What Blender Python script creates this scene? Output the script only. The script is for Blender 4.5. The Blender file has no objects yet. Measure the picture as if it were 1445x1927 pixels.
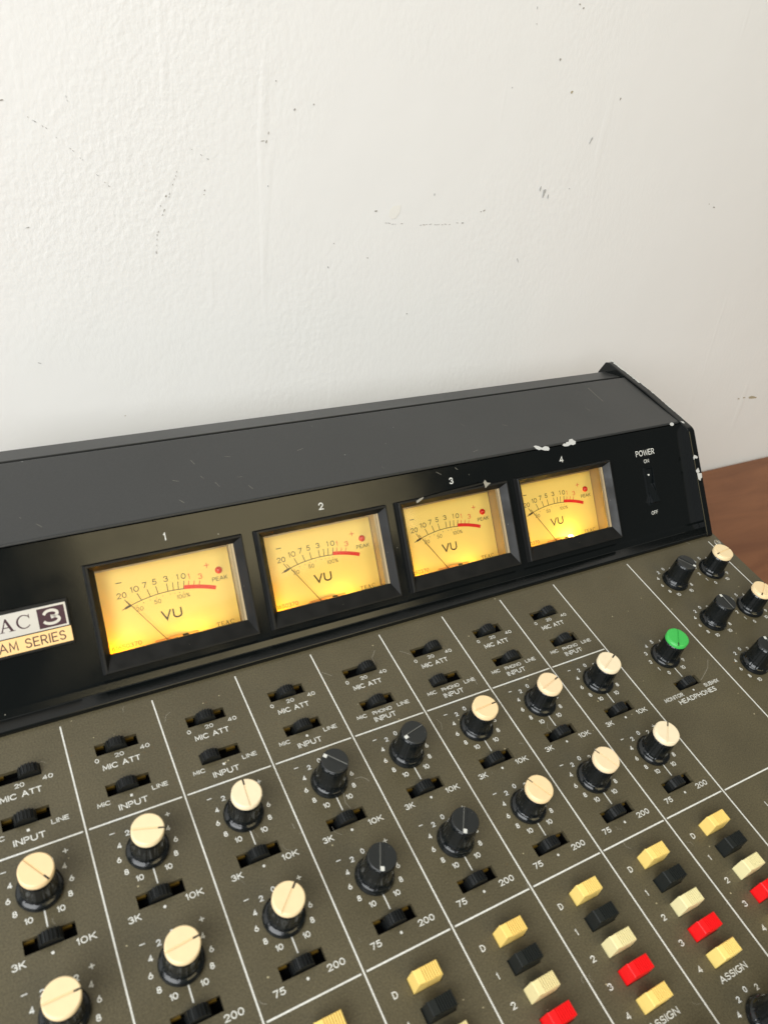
import bpy, bmesh, math, random
import numpy as np
from mathutils import Vector, Matrix

rnd = random.Random(7)
scene = bpy.context.scene
MM = 0.001
R_ = math.radians
ALPHA = R_(12.0)          # slope of the console's control panel
TABLE = 91.0              # mm from the table top up to the panel's back edge
WALL_Y = 195.0            # mm, wall behind the console
CA, SA = math.cos(ALPHA), math.sin(ALPHA)
FA = R_(46.0)             # slope of the meter fascia against the panel

# ------------------------------------------------------------------ camera
CAM_R = ((2.279180765501793, -0.45562607753192913, 0.466435085984649), (96.59839199148661, 41.59892714207884, 449.3967215931923))
FPX, PW, PH = 1478.2229869895984, 1445.0, 1927.0

def rod(r):
    r = np.array(r); th = np.linalg.norm(r); k = r / th
    K = np.array([[0, -k[2], k[1]], [k[2], 0, -k[0]], [-k[1], k[0], 0]])
    return np.eye(3) + math.sin(th) * K + (1 - math.cos(th)) * K @ K
RC = rod(CAM_R[0]); CC = -RC.T @ np.array(CAM_R[1])          # camera in panel coordinates (mm)
A2W = np.array([[1, 0, 0], [0, CA, -SA], [0, SA, CA]])       # panel -> world

def to_world(p):
    v = A2W @ np.array(p, float); return np.array([v[0], v[1], v[2] + TABLE])

def ray(x, y):
    return RC.T @ np.array([(x - PW / 2) / FPX, (y - PH / 2) / FPX, 1.0])

def px_plane(x, y, n, off):            # hit of a photo pixel with a plane in panel coordinates
    d = ray(x, y); n = np.array(n, float)
    return CC + d * ((off - n @ CC) / (n @ d))

def px_wall(x, y):                     # pixel -> point on the wall, world mm
    d = A2W @ ray(x, y); c = to_world(CC)
    return c + d * ((WALL_Y - c[1]) / d[1])

cam_data = bpy.data.cameras.new('camera')
cam = bpy.data.objects.new('camera', cam_data)
scene.collection.objects.link(cam)
cam_data.sensor_fit = 'VERTICAL'; cam_data.sensor_height = 24.0; cam_data.sensor_width = 18.0
cam_data.lens = 24.0 * FPX / PH
cam_data.clip_start = 0.01; cam_data.clip_end = 50
rw = A2W @ RC.T                        # columns: cam x, y(down), z(fwd)
m3 = Matrix(((rw[0][0], -rw[0][1], -rw[0][2]), (rw[1][0], -rw[1][1], -rw[1][2]), (rw[2][0], -rw[2][1], -rw[2][2])))
cam.matrix_world = Matrix.Translation(Vector(to_world(CC) * MM)) @ m3.to_4x4()
cam_data.dof.use_dof = True
cam_data.dof.focus_distance = 0.50
cam_data.dof.aperture_fstop = cam_data.lens / 1.5
scene.camera = cam

# ------------------------------------------------------------------ light
world = bpy.data.worlds.new('World'); scene.world = world; world.use_nodes = True
bg = world.node_tree.nodes['Background']
bg.inputs['Color'].default_value = (0.96, 1.0, 0.98, 1); bg.inputs['Strength'].default_value = 0.12

def area_light(name, loc, target, sx, sy, power, col):
    l = bpy.data.lights.new(name, 'AREA'); l.shape = 'RECTANGLE'; l.size = sx; l.size_y = sy
    l.energy = power; l.color = col
    o = bpy.data.objects.new(name, l); scene.collection.objects.link(o)
    o.location = loc; o.rotation_euler = (Vector(target) - Vector(loc)).to_track_quat('-Z', 'Y').to_euler()
    return o
area_light('window_light', (-1.62, -1.22, 1.30), (-0.05, 0.1, 0.25), 1.9, 1.7, 83, (0.965, 0.99, 1.0))
area_light('room_light', (0.42, -1.55, 1.30), (-0.1, 0.05, 0.12), 1.0, 0.8, 10.0, (1.0, 0.84, 0.48))

scene.view_settings.view_transform = 'Standard'
try: scene.view_settings.look = 'None'
except Exception: pass
scene.view_settings.exposure = 0.0; scene.view_settings.gamma = 1.0
scene.render.engine = 'CYCLES'
scene.cycles.use_denoising = True
scene.cycles.max_bounces = 10; scene.cycles.transparent_max_bounces = 12

# ------------------------------------------------------------------ materials
def nd(nt, typ, **kw):
    n = nt.nodes.new(typ)
    for k, v in kw.items(): setattr(n, k, v)
    return n

def mat(name, col, rough=0.5, metal=0.0, spec=0.5, bump=None, vary=None, rvary=None, speck=None, coat=0.0, grain=None, each=0.0):
    m = bpy.data.materials.new(name); m.use_nodes = True
    nt = m.node_tree; b = nt.nodes['Principled BSDF']
    b.inputs['Base Color'].default_value = (*col, 1); b.inputs['Roughness'].default_value = rough
    b.inputs['Metallic'].default_value = metal; b.inputs['Specular IOR Level'].default_value = spec
    b.inputs['Coat Weight'].default_value = coat
    tc = nd(nt, 'ShaderNodeTexCoord')
    last = None
    if vary:                               # (scale, amount): gentle mottling of the paint
        n = nd(nt, 'ShaderNodeTexNoise'); n.inputs['Scale'].default_value = vary[0]; n.inputs['Detail'].default_value = 5
        nt.links.new(tc.outputs['Object'], n.inputs['Vector'])
        mx = nd(nt, 'ShaderNodeMix', data_type='RGBA')
        mx.inputs[6].default_value = (*[c * (1 - vary[1]) for c in col], 1); mx.inputs[7].default_value = (*[min(1, c * (1 + vary[1])) for c in col], 1)
        nt.links.new(n.outputs['Fac'], mx.inputs[0]); last = mx.outputs[2]
    if grain:                              # (scale, amount): fine paint grain
        n = nd(nt, 'ShaderNodeTexNoise'); n.inputs['Scale'].default_value = grain[0]; n.inputs['Detail'].default_value = 2
        nt.links.new(tc.outputs['Object'], n.inputs['Vector'])
        mr = nd(nt, 'ShaderNodeMapRange'); mr.inputs[1].default_value = 0.3; mr.inputs[2].default_value = 0.7; mr.inputs[3].default_value = 1 - grain[1]; mr.inputs[4].default_value = 1 + grain[1]
        nt.links.new(n.outputs['Fac'], mr.inputs[0])
        mx = nd(nt, 'ShaderNodeMix', data_type='RGBA', blend_type='MULTIPLY'); mx.inputs[0].default_value = 1.0
        if last: nt.links.new(last, mx.inputs[6])
        else: mx.inputs[6].default_value = (*col, 1)
        nt.links.new(mr.outputs[0], mx.inputs[7]); last = mx.outputs[2]
    if each:                               # each piece aged a little differently
        oi = nd(nt, 'ShaderNodeObjectInfo'); mr = nd(nt, 'ShaderNodeMapRange'); mr.inputs[3].default_value = 1 - each; mr.inputs[4].default_value = 1.0
        nt.links.new(oi.outputs['Random'], mr.inputs[0])
        mx = nd(nt, 'ShaderNodeMix', data_type='RGBA', blend_type='MULTIPLY'); mx.inputs[0].default_value = 1.0
        if last: nt.links.new(last, mx.inputs[6])
        else: mx.inputs[6].default_value = (*col, 1)
        cb = nd(nt, 'ShaderNodeCombineColor'); cb.inputs[0].default_value = 1.0
        nt.links.new(mr.outputs[0], cb.inputs[1]); sq = nd(nt, 'ShaderNodeMath', operation='POWER'); sq.inputs[1].default_value = 2.2; nt.links.new(mr.outputs[0], sq.inputs[0]); nt.links.new(sq.outputs[0], cb.inputs[2])
        nt.links.new(cb.outputs[0], mx.inputs[7]); last = mx.outputs[2]
    if speck:                              # (scale, threshold, colour): dust specks
        n = nd(nt, 'ShaderNodeTexVoronoi'); n.inputs['Scale'].default_value = speck[0]
        nt.links.new(tc.outputs['Object'], n.inputs['Vector'])
        lt = nd(nt, 'ShaderNodeMath', operation='LESS_THAN'); lt.inputs[1].default_value = speck[1]
        nt.links.new(n.outputs['Distance'], lt.inputs[0])
        sp = nd(nt, 'ShaderNodeSeparateColor'); nt.links.new(n.outputs['Color'], sp.inputs[0])
        g = nd(nt, 'ShaderNodeMath', operation='GREATER_THAN'); g.inputs[1].default_value = 0.62
        nt.links.new(sp.outputs[0], g.inputs[0])
        mu = nd(nt, 'ShaderNodeMath', operation='MULTIPLY'); nt.links.new(lt.outputs[0], mu.inputs[0]); nt.links.new(g.outputs[0], mu.inputs[1])
        mx = nd(nt, 'ShaderNodeMix', data_type='RGBA')
        if last: nt.links.new(last, mx.inputs[6])
        else: mx.inputs[6].default_value = (*col, 1)
        mx.inputs[7].default_value = (*speck[2], 1); nt.links.new(mu.outputs[0], mx.inputs[0]); last = mx.outputs[2]
    if last: nt.links.new(last, b.inputs['Base Color'])
    if rvary:                              # (scale, low, high): smudges in the gloss
        n = nd(nt, 'ShaderNodeTexNoise'); n.inputs['Scale'].default_value = rvary[0]; n.inputs['Detail'].default_value = 6
        nt.links.new(tc.outputs['Object'], n.inputs['Vector'])
        mr = nd(nt, 'ShaderNodeMapRange'); mr.inputs[1].default_value = 0.35; mr.inputs[2].default_value = 0.65
        mr.inputs[3].default_value = rvary[1]; mr.inputs[4].default_value = rvary[2]
        nt.links.new(n.outputs['Fac'], mr.inputs[0]); nt.links.new(mr.outputs[0], b.inputs['Roughness'])
    if bump:                               # (scale, distance m, strength)
        n = nd(nt, 'ShaderNodeTexNoise'); n.inputs['Scale'].default_value = bump[0]; n.inputs['Detail'].default_value = 4
        nt.links.new(tc.outputs['Object'], n.inputs['Vector'])
        bp = nd(nt, 'ShaderNodeBump'); bp.inputs['Distance'].default_value = bump[1]; bp.inputs['Strength'].default_value = bump[2]
        nt.links.new(n.outputs['Fac'], bp.inputs['Height']); nt.links.new(bp.outputs[0], b.inputs['Normal'])
    return m

M = {}
M['panel'] = mat('panel_paint', (0.082, 0.069, 0.039), 0.40, bump=(1100, 0.0002, 0.35), vary=(26, 0.30), grain=(1500, 0.28), rvary=(9, 0.36, 0.54), speck=(150, 0.05, (0.40, 0.35, 0.22)))
M['fascia'] = mat('fascia_plastic', (0.004, 0.005, 0.005), 0.2, spec=0.36, bump=(1400, 0.0001, 0.08), rvary=(24, 0.07, 0.19), speck=(110, 0.03, (0.25, 0.24, 0.2)))
M['hood'] = mat('hood_paint', (0.024, 0.025, 0.025), 0.40, spec=0.62, bump=(1300, 0.0001, 0.2), vary=(12, 0.12), rvary=(7, 0.30, 0.46), grain=(1300, 0.15), speck=(110, 0.035, (0.25, 0.25, 0.23)))
M['black'] = mat('black_plastic', (0.005, 0.0065, 0.007), 0.2, spec=0.42, bump=(700, 0.0001, 0.06), rvary=(160, 0.10, 0.24))
M['bezel'] = mat('bezel_plastic', (0.009, 0.009, 0.0085), 0.33, spec=0.28, bump=(600, 0.0001, 0.3), rvary=(120, 0.34, 0.55), speck=(330, 0.04, (0.3, 0.28, 0.22)))
M['well'] = mat('switch_well', (0.003, 0.003, 0.003), 0.6, spec=0.1)
M['slider'] = mat('slider_plastic', (0.008, 0.009, 0.009), 0.36, spec=0.4, vary=(500, 0.3))
M['brass'] = mat('brass', (0.33, 0.21, 0.04), 0.35, 0.9)
M['beige'] = mat('beige_cap', (0.79, 0.645, 0.40), 0.38, vary=(170, 0.08), each=0.10, bump=(500, 0.0001, .12))
M['ivory_cap'] = mat('ivory_cap', (0.79, 0.68, 0.48), 0.38, vary=(170, 0.08), each=0.10, bump=(500, 0.0001, .12))
M['green'] = mat('green_cap', (0.045, 0.43, 0.075), 0.40, vary=(150, 0.1))
M['blacktop'] = mat('black_knob_top', (0.013, 0.0145, 0.014), 0.38, vary=(200, 0.15), speck=(500, 0.05, (0.2, 0.2, 0.18)))
M['notch'] = mat('notch_dark', (0.03, 0.022, 0.015), 0.6)
M['yellow'] = mat('yellow_button', (0.86, 0.65, 0.20), 0.42, vary=(250, 0.06), each=0.06)
M['ivory'] = mat('ivory_button', (0.76, 0.69, 0.38), 0.42, vary=(250, 0.06), each=0.06)
M['red'] = mat('red_button', (0.80, 0.006, 0.008), 0.42, bump=(900, 0.0001, 0.25))
M['print'] = mat('white_print', (0.66, 0.66, 0.62), 0.5, vary=(120, 0.16), grain=(900, 0.1))
M['ink'] = mat('dial_ink', (0.02, 0.016, 0.010), 0.6)
M['ink2'] = mat('dial_ink_thin', (0.12, 0.085, 0.03), 0.6)
M['redink'] = mat('dial_red_ink', (0.72, 0.012, 0.012), 0.5)
M['dial'] = mat('dial_card', (0.92, 0.75, 0.23), 0.45, vary=(60, 0.03))
M['case'] = mat('meter_case', (0.42, 0.33, 0.20), 0.25)
M['mech'] = mat('meter_movement', (0.70, 0.36, 0.12), 0.4)
M['lampred'] = mat('peak_lamp_red', (0.65, 0.01, 0.008), 0.12, coat=0.6)
M['plate'] = mat('badge_aluminium', (0.66, 0.65, 0.63), 0.34, 0.55, vary=(90, 0.05))
M['gold'] = mat('badge_gold', (0.90, 0.60, 0.27), 0.4, 0.15)
M['plum'] = mat('badge_plum', (0.045, 0.014, 0.026), 0.35)
M['chip'] = mat('bare_metal', (0.54, 0.54, 0.52), 0.5, vary=(700, 0.15))
M['scratch'] = mat('scratch', (0.30, 0.28, 0.23), 0.5)
M['steel'] = mat('steel', (0.5, 0.47, 0.4), 0.35, 0.9)
M['rubber'] = mat('rubber', (0.02, 0.02, 0.02), 0.8)
M['scuff'] = mat('wall_scuff', (0.42, 0.42, 0.41), 0.9, vary=(600, 0.5))
M['pit'] = mat('wall_pit', (0.34, 0.32, 0.29), 0.9)
M['smear'] = mat('wall_smear', (0.42, 0.36, 0.25), 0.9, vary=(500, 0.4))
M['fleck'] = mat('wall_fleck', (0.80, 0.785, 0.745), 0.8)

def glass_mat():
    m = bpy.data.materials.new('clear_cover'); m.use_nodes = True; nt = m.node_tree
    nt.nodes.remove(nt.nodes['Principled BSDF'])
    tr = nd(nt, 'ShaderNodeBsdfTransparent'); gl = nd(nt, 'ShaderNodeBsdfGlossy'); gl.inputs['Roughness'].default_value = 0.06
    fr = nd(nt, 'ShaderNodeFresnel'); fr.inputs['IOR'].default_value = 1.45
    mx = nd(nt, 'ShaderNodeMixShader')
    tr.inputs['Color'].default_value = (0.97, 0.96, 0.93, 1)
    nt.links.new(fr.outputs[0], mx.inputs[0]); nt.links.new(tr.outputs[0], mx.inputs[1]); nt.links.new(gl.outputs[0], mx.inputs[2])
    nt.links.new(mx.outputs[0], nt.nodes['Material Output'].inputs['Surface'])
    return m
M['glass'] = glass_mat()

def bulb_mat():
    m = bpy.data.materials.new('bulb_glow'); m.use_nodes = True; b = m.node_tree.nodes['Principled BSDF']
    b.inputs['Base Color'].default_value = (1, 0.7, 0.3, 1); b.inputs['Emission Color'].default_value = (1.0, 0.62, 0.18, 1)
    b.inputs['Emission Strength'].default_value = 14
    return m
M['bulb'] = bulb_mat()

def wall_mat():
    m = mat('wall_paint', (0.80, 0.797, 0.785), 0.62, vary=(3.0, 0.03))
    nt = m.node_tree; b = nt.nodes['Principled BSDF']; tc = nd(nt, 'ShaderNodeTexCoord')
    mp = nd(nt, 'ShaderNodeMapping'); mp.inputs['Scale'].default_value = (1, 1, 0.78); nt.links.new(tc.outputs['Object'], mp.inputs['Vector'])
    a = nd(nt, 'ShaderNodeTexNoise'); a.inputs['Scale'].default_value = 290; a.inputs['Detail'].default_value = 2.0; a.inputs['Distortion'].default_value = 0.15
    c = nd(nt, 'ShaderNodeTexNoise'); c.inputs['Scale'].default_value = 16; c.inputs['Detail'].default_value = 3
    mp2 = nd(nt, 'ShaderNodeMapping'); mp2.inputs['Scale'].default_value = (1, 1, 0.10); nt.links.new(tc.outputs['Object'], mp2.inputs['Vector'])
    s = nd(nt, 'ShaderNodeTexNoise'); s.inputs['Scale'].default_value = 55; s.inputs['Detail'].default_value = 2
    msk = nd(nt, 'ShaderNodeTexNoise'); msk.inputs['Scale'].default_value = 5; msk.inputs['Detail'].default_value = 2   # rolled here, trowelled smooth there
    nt.links.new(mp.outputs[0], a.inputs['Vector']); nt.links.new(tc.outputs['Object'], c.inputs['Vector']); nt.links.new(mp2.outputs[0], s.inputs['Vector']); nt.links.new(tc.outputs['Object'], msk.inputs['Vector'])
    mr = nd(nt, 'ShaderNodeMapRange'); mr.inputs[1].default_value = 0.38; mr.inputs[2].default_value = 0.60; mr.inputs[3].default_value = 0.08; mr.inputs[4].default_value = 0.95
    nt.links.new(msk.outputs['Fac'], mr.inputs[0])
    sx = nd(nt, 'ShaderNodeSeparateXYZ'); nt.links.new(tc.outputs['Object'], sx.inputs[0])            # the right-hand half was skimmed smooth
    gx = nd(nt, 'ShaderNodeMapRange'); gx.inputs[1].default_value = -0.15; gx.inputs[2].default_value = 0.30; gx.inputs[3].default_value = 1.0; gx.inputs[4].default_value = 0.30
    nt.links.new(sx.outputs[0], gx.inputs[0])
    gm = nd(nt, 'ShaderNodeMath', operation='MULTIPLY'); nt.links.new(mr.outputs[0], gm.inputs[0]); nt.links.new(gx.outputs[0], gm.inputs[1])
    m1 = nd(nt, 'ShaderNodeMath', operation='MULTIPLY'); nt.links.new(a.outputs['Fac'], m1.inputs[0]); nt.links.new(gm.outputs[0], m1.inputs[1])
    sp = nd(nt, 'ShaderNodeMapRange'); sp.inputs[1].default_value = 0.66; sp.inputs[2].default_value = 0.76; sp.inputs[3].default_value = 0; sp.inputs[4].default_value = 0.35
    nt.links.new(s.outputs['Fac'], sp.inputs[0])
    m2 = nd(nt, 'ShaderNodeMath', operation='ADD'); nt.links.new(m1.outputs[0], m2.inputs[0]); nt.links.new(sp.outputs[0], m2.inputs[1])
    m3_ = nd(nt, 'ShaderNodeMath', operation='MULTIPLY_ADD'); m3_.inputs[1].default_value = 1.6
    nt.links.new(c.outputs['Fac'], m3_.inputs[0]); nt.links.new(m2.outputs[0], m3_.inputs[2])
    bp = nd(nt, 'ShaderNodeBump'); bp.inputs['Distance'].default_value = 0.0008; bp.inputs['Strength'].default_value = 0.5
    nt.links.new(m3_.outputs[0], bp.inputs['Height']); nt.links.new(bp.outputs[0], b.inputs['Normal'])
    return m
M['wall'] = wall_mat()

def wood_mat():
    m = mat('varnished_wood', (0.16, 0.06, 0.03), 0.45, spec=0.25)
    nt = m.node_tree; b = nt.nodes['Principled BSDF']; tc = nd(nt, 'ShaderNodeTexCoord')
    mp = nd(nt, 'ShaderNodeMapping'); mp.inputs['Scale'].default_value = (1.0, 5.0, 1.0); mp.inputs['Rotation'].default_value = (0, 0, R_(8)); nt.links.new(tc.outputs['Object'], mp.inputs['Vector'])
    a = nd(nt, 'ShaderNodeTexNoise'); a.inputs['Scale'].default_value = 9; a.inputs['Detail'].default_value = 8; a.inputs['Distortion'].default_value = 0.6
    nt.links.new(mp.outputs[0], a.inputs['Vector'])
    rp = nd(nt, 'ShaderNodeValToRGB'); e = rp.color_ramp.elements
    e[0].position = 0.3; e[0].color = (0.155, 0.056, 0.021, 1); e[1].position = 0.75; e[1].color = (0.25, 0.100, 0.040, 1)
    nt.links.new(a.outputs['Fac'], rp.inputs[0]); nt.links.new(rp.outputs[0], b.inputs['Base Color'])
    bp = nd(nt, 'ShaderNodeBump'); bp.inputs['Distance'].default_value = 0.0004; bp.inputs['Strength'].default_value = 0.25
    nt.links.new(a.outputs['Fac'], bp.inputs['Height']); nt.links.new(bp.outputs[0], b.inputs['Normal'])
    return m
M['wood'] = wood_mat()

# ------------------------------------------------------------------ mesh helpers (all in mm)
class MB:
    def __init__(s): s.v = []; s.f = []; s.sm = []
    def add(s, vs, fs, smooth=False):
        b = len(s.v); s.v += [tuple(map(float, v)) for v in vs]
        for f in fs: s.f.append([i + b for i in f]); s.sm.append(smooth)
    def box(s, x0, x1, y0, y1, z0, z1):
        s.add([(x, y, z) for z in (z0, z1) for y in (y0, y1) for x in (x0, x1)],
              [(0, 2, 3, 1), (4, 5, 7, 6), (0, 1, 5, 4), (2, 6, 7, 3), (0, 4, 6, 2), (1, 3, 7, 5)])
    def frust(s, b, t, z0, z1):        # b, t = (x0,x1,y0,y1)
        s.add([(b[i], b[j], z0) for j in (2, 3) for i in (0, 1)] + [(t[i], t[j], z1) for j in (2, 3) for i in (0, 1)],
              [(0, 2, 3, 1), (4, 5, 7, 6), (0, 1, 5, 4), (2, 6, 7, 3), (0, 4, 6, 2), (1, 3, 7, 5)])
    def poly(s, pts): s.add(pts, [list(range(len(pts)))])
    def prism(s, prof, x0, x1):        # profile of (y,z), extruded along x
        n = len(prof)
        s.add([(x0, y, z) for y, z in prof] + [(x1, y, z) for y, z in prof],
              [list(range(n))[::-1], [i + n for i in range(n)]] + [(i, (i + 1) % n, (i + 1) % n + n, i + n) for i in range(n)])
    def lathe(s, prof, seg=32, mod=None, cap=True, smooth=True):   # profile of (r,z)
        k = len(prof); vs = []
        for r, z in prof:
            for i in range(seg):
                a = 2 * math.pi * i / seg; q = r * (mod(a, z) if mod else 1); vs.append((q * math.cos(a), q * math.sin(a), z))
        fs = [(j * seg + i, j * seg + (i + 1) % seg, (j + 1) * seg + (i + 1) % seg, (j + 1) * seg + i) for j in range(k - 1) for i in range(seg)]
        b = len(s.v); s.add(vs, fs, smooth)
        if cap: s.f.append([b + (k - 1) * seg + i for i in range(seg)]); s.sm.append(False)
    def tube(s, pts, r, seg=6):
        for p, q in zip(pts[:-1], pts[1:]):
            p, q = Vector(p), Vector(q); d = (q - p).normalized(); a = d.orthogonal().normalized(); b = d.cross(a)
            ring = [(math.cos(2 * math.pi * i / seg), math.sin(2 * math.pi * i / seg)) for i in range(seg)]
            s.add([p + (a * c + b * e) * r for c, e in ring] + [q + (a * c + b * e) * r for c, e in ring],
                  [(i, (i + 1) % seg, (i + 1) % seg + seg, i + seg) for i in range(seg)], True)
    def stroke(s, pts, wdt, z):        # flat ribbon in the xy plane
        for (x0, y0), (x1, y1) in zip(pts[:-1], pts[1:]):
            L = math.hypot(x1 - x0, y1 - y0) or 1; nx, ny = -(y1 - y0) / L * wdt / 2, (x1 - x0) / L * wdt / 2
            s.poly([(x0 + nx, y0 + ny, z), (x0 - nx, y0 - ny, z), (x1 - nx, y1 - ny, z), (x1 + nx, y1 + ny, z)])
    def mesh_in(s, me, dx=0, dy=0, z=0, rot=0):
        c, q = math.cos(rot), math.sin(rot)
        s.add([(v.co.x * c - v.co.y * q + dx, v.co.x * q + v.co.y * c + dy, v.co.z + z) for v in me.vertices], [list(p.vertices) for p in me.polygons])
    def mesh(s, name, material, bevel=0):
        me = bpy.data.meshes.new(name)
        me.from_pydata([(x * MM, y * MM, z * MM) for x, y, z in s.v], [], s.f)
        me.polygons.foreach_set('use_smooth', s.sm)
        me.materials.append(M[material] if isinstance(material, str) else material)
        bm = bmesh.new(); bm.from_mesh(me)
        if bevel:
            bmesh.ops.remove_doubles(bm, verts=bm.verts, dist=1e-7)
            es = [e for e in bm.edges if len(e.link_faces) == 2 and e.calc_face_angle(0) > 0.5]
            bmesh.ops.bevel(bm, geom=es, offset=bevel * MM, segments=2, profile=0.5, affect='EDGES')
        bmesh.ops.recalc_face_normals(bm, faces=bm.faces)
        bm.to_mesh(me); bm.free(); me.update()
        return me

def link(name, me, parent=None, loc=(0, 0, 0), rot=(0, 0, 0)):
    o = bpy.data.objects.new(name, me); scene.collection.objects.link(o)
    o.parent = parent; o.location = [c * MM for c in loc]; o.rotation_euler = rot
    return o

def el(cx, cy, rx, ry, a0, a1, n=14): return [(cx + rx * math.cos(R_(a0 + (a1 - a0) * i / n)), cy + ry * math.sin(R_(a0 + (a1 - a0) * i / n))) for i in range(n + 1)]
GL = {   # single-stroke engraved capitals and figures: (width, polylines), cap height 1
 '0': (.62, [el(.31, .5, .31, .5, 90, 450, 20)]), 'O': (.9, [el(.45, .5, .45, .5, 90, 450, 22)]), '1': (.16, [[(0, .80), (.16, 1), (.16, 0)]]),
 '2': (.6, [el(.3, .70, .29, .30, 170, -30, 10) + [(0, 0), (.6, 0)]]), '3': (.58, [el(.27, .74, .26, .26, 165, -80, 10) + el(.27, .27, .30, .27, 82, -160, 12)]),
 '4': (.62, [[(.62, .26), (0, .26), (.46, 1), (.46, 0)]]), '5': (.58, [[(.54, 1), (.10, 1), (.04, .54)] + el(.27, .32, .31, .32, 125, -150, 13)]),
 '6': (.6, [[(.42, 1), (.10, .55)] + el(.3, .30, .30, .30, 155, 515, 18)]), '7': (.56, [[(0, 1), (.56, 1), (.18, 0)]]),
 '8': (.58, [el(.29, .76, .24, .24, -90, 270, 16), el(.29, .26, .29, .26, 90, 450, 16)]), '9': (.6, [[(.18, 0), (.50, .45)] + el(.3, .70, .30, .30, -25, 335, 18)]),
 '+': (.8, [[(0, .5), (.8, .5)], [(.4, .9), (.4, .1)]]), '%': (.8, [[(.66, 1), (.14, 0)], el(.16, .8, .16, .2, 0, 360, 10), el(.64, .2, .16, .2, 0, 360, 10)]), ' ': (.34, []),
 'A': (.84, [[(0, 0), (.42, 1), (.84, 0)], [(.15, .34), (.69, .34)]]), 'B': (.62, [[(0, 0), (0, 1), (.34, 1)] + el(.34, .76, .22, .24, 90, -90, 8) + [(0, .52)], [(.34, .52)] + el(.34, .26, .28, .26, 90, -90, 8) + [(0, 0)]]),
 'C': (.84, [el(.46, .5, .46, .5, 42, 318, 18)]), 'D': (.74, [[(.3, 0), (0, 0), (0, 1), (.3, 1)] + el(.3, .5, .44, .5, 90, -90, 14)]), 'E': (.58, [[(.58, 1), (0, 1), (0, 0), (.58, 0)], [(.03, .52), (.52, .52)]]),
 'F': (.56, [[(.56, 1), (0, 1), (0, 0)], [(.03, .52), (.50, .52)]]), 'G': (.88, [el(.46, .5, .46, .5, 45, 345, 18) + [(.9, .46), (.56, .46)]]), 'H': (.72, [[(0, 0), (0, 1)], [(.72, 0), (.72, 1)], [(.03, .52), (.69, .52)]]),
 'I': (.02, [[(.01, 0), (.01, 1)]]), 'K': (.66, [[(0, 0), (0, 1)], [(.62, 1), (.03, .42)], [(.22, .58), (.66, 0)]]), 'L': (.54, [[(0, 1), (0, 0), (.54, 0)]]), 'M': (.86, [[(0, 0), (.06, 1), (.43, .2), (.80, 1), (.86, 0)]]),
 'N': (.72, [[(0, 0), (0, 1), (.72, 0), (.72, 1)]]), 'P': (.6, [[(0, 0), (0, 1), (.32, 1)] + el(.32, .73, .28, .27, 90, -90, 9) + [(0, .46)]]), 'R': (.64, [[(0, 0), (0, 1), (.32, 1)] + el(.32, .73, .28, .27, 90, -90, 9) + [(0, .46)], [(.30, .46), (.64, 0)]]),
 'S': (.62, [el(.31, .75, .28, .25, 25, 250, 10) + el(.31, .26, .31, .26, 75, -155, 11)]), 'T': (.72, [[(0, 1), (.72, 1)], [(.36, .98), (.36, 0)]]), 'U': (.72, [[(0, 1)] + el(.36, .34, .36, .34, 180, 360, 12) + [(.72, 1)]]),
 'V': (.8, [[(0, 1), (.40, 0), (.8, 1)]]), 'W': (1.14, [[(0, 1), (.28, 0), (.57, .9), (.86, 0), (1.14, 1)]]), 'X': (.7, [[(0, 1), (.7, 0)], [(0, 0), (.7, 1)]]),
}
def ribbon(b, pts, wd, z):
    """mitred flat ribbon along a polyline"""
    q = [pts[0]]
    for p in pts[1:]:
        if math.hypot(p[0] - q[-1][0], p[1] - q[-1][1]) > 1e-4: q.append(p)
    closed = len(q) > 4 and math.hypot(q[0][0] - q[-1][0], q[0][1] - q[-1][1]) < 1e-3
    if closed: q = q[:-1]
    n = len(q); L = []; Rr = []
    if not closed:
        for e, f in ((0, 1), (-1, -2)):
            dx, dy = q[e][0] - q[f][0], q[e][1] - q[f][1]; l = math.hypot(dx, dy); q[e] = (q[e][0] + dx / l * wd * .4, q[e][1] + dy / l * wd * .4)
    for i in range(n):
        a = q[(i - 1) % n] if closed or i > 0 else None; c = q[(i + 1) % n] if closed or i < n - 1 else None; p = q[i]
        def nrm(u, v): l = math.hypot(v[0] - u[0], v[1] - u[1]); return (-(v[1] - u[1]) / l, (v[0] - u[0]) / l)
        if a is None: m = nrm(p, c); k = 1
        elif c is None: m = nrm(a, p); k = 1
        else:
            n1, n2 = nrm(a, p), nrm(p, c); m = (n1[0] + n2[0], n1[1] + n2[1]); l = math.hypot(*m)
            if l < 1e-3: m = n1; k = 1
            else: m = (m[0] / l, m[1] / l); k = min(2.2, 1 / max(.2, m[0] * n1[0] + m[1] * n1[1]))
        L.append((p[0] + m[0] * wd / 2 * k, p[1] + m[1] * wd / 2 * k, z)); Rr.append((p[0] - m[0] * wd / 2 * k, p[1] - m[1] * wd / 2 * k, z))
    b.add(L + Rr, [(i, (i + 1) % n, (i + 1) % n + n, i + n) for i in range(n if closed else n - 1)])

def put(b, s, x, y, width, height, st=None, z=0.0, gap=.26):
    """lettering as flat ribbons, centred on x, y and fitted to a width and cap height (mm)"""
    st = st or .15 * height; nat = sum(GL[c][0] for c in s) + gap * (len(s) - 1)
    sx = max(0.01, (width - st)) / nat; sy = height - st; cur = 0; k = 0
    if nat < .2: sx = sy
    for c in s:
        for pl in GL[c][1]:
            ribbon(b, [(x + (cur + px - nat / 2) * sx, y + (py - .5) * sy) for px, py in pl], st, z + .004 * (k % 3)); k += 1
        cur += GL[c][0] + gap

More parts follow.
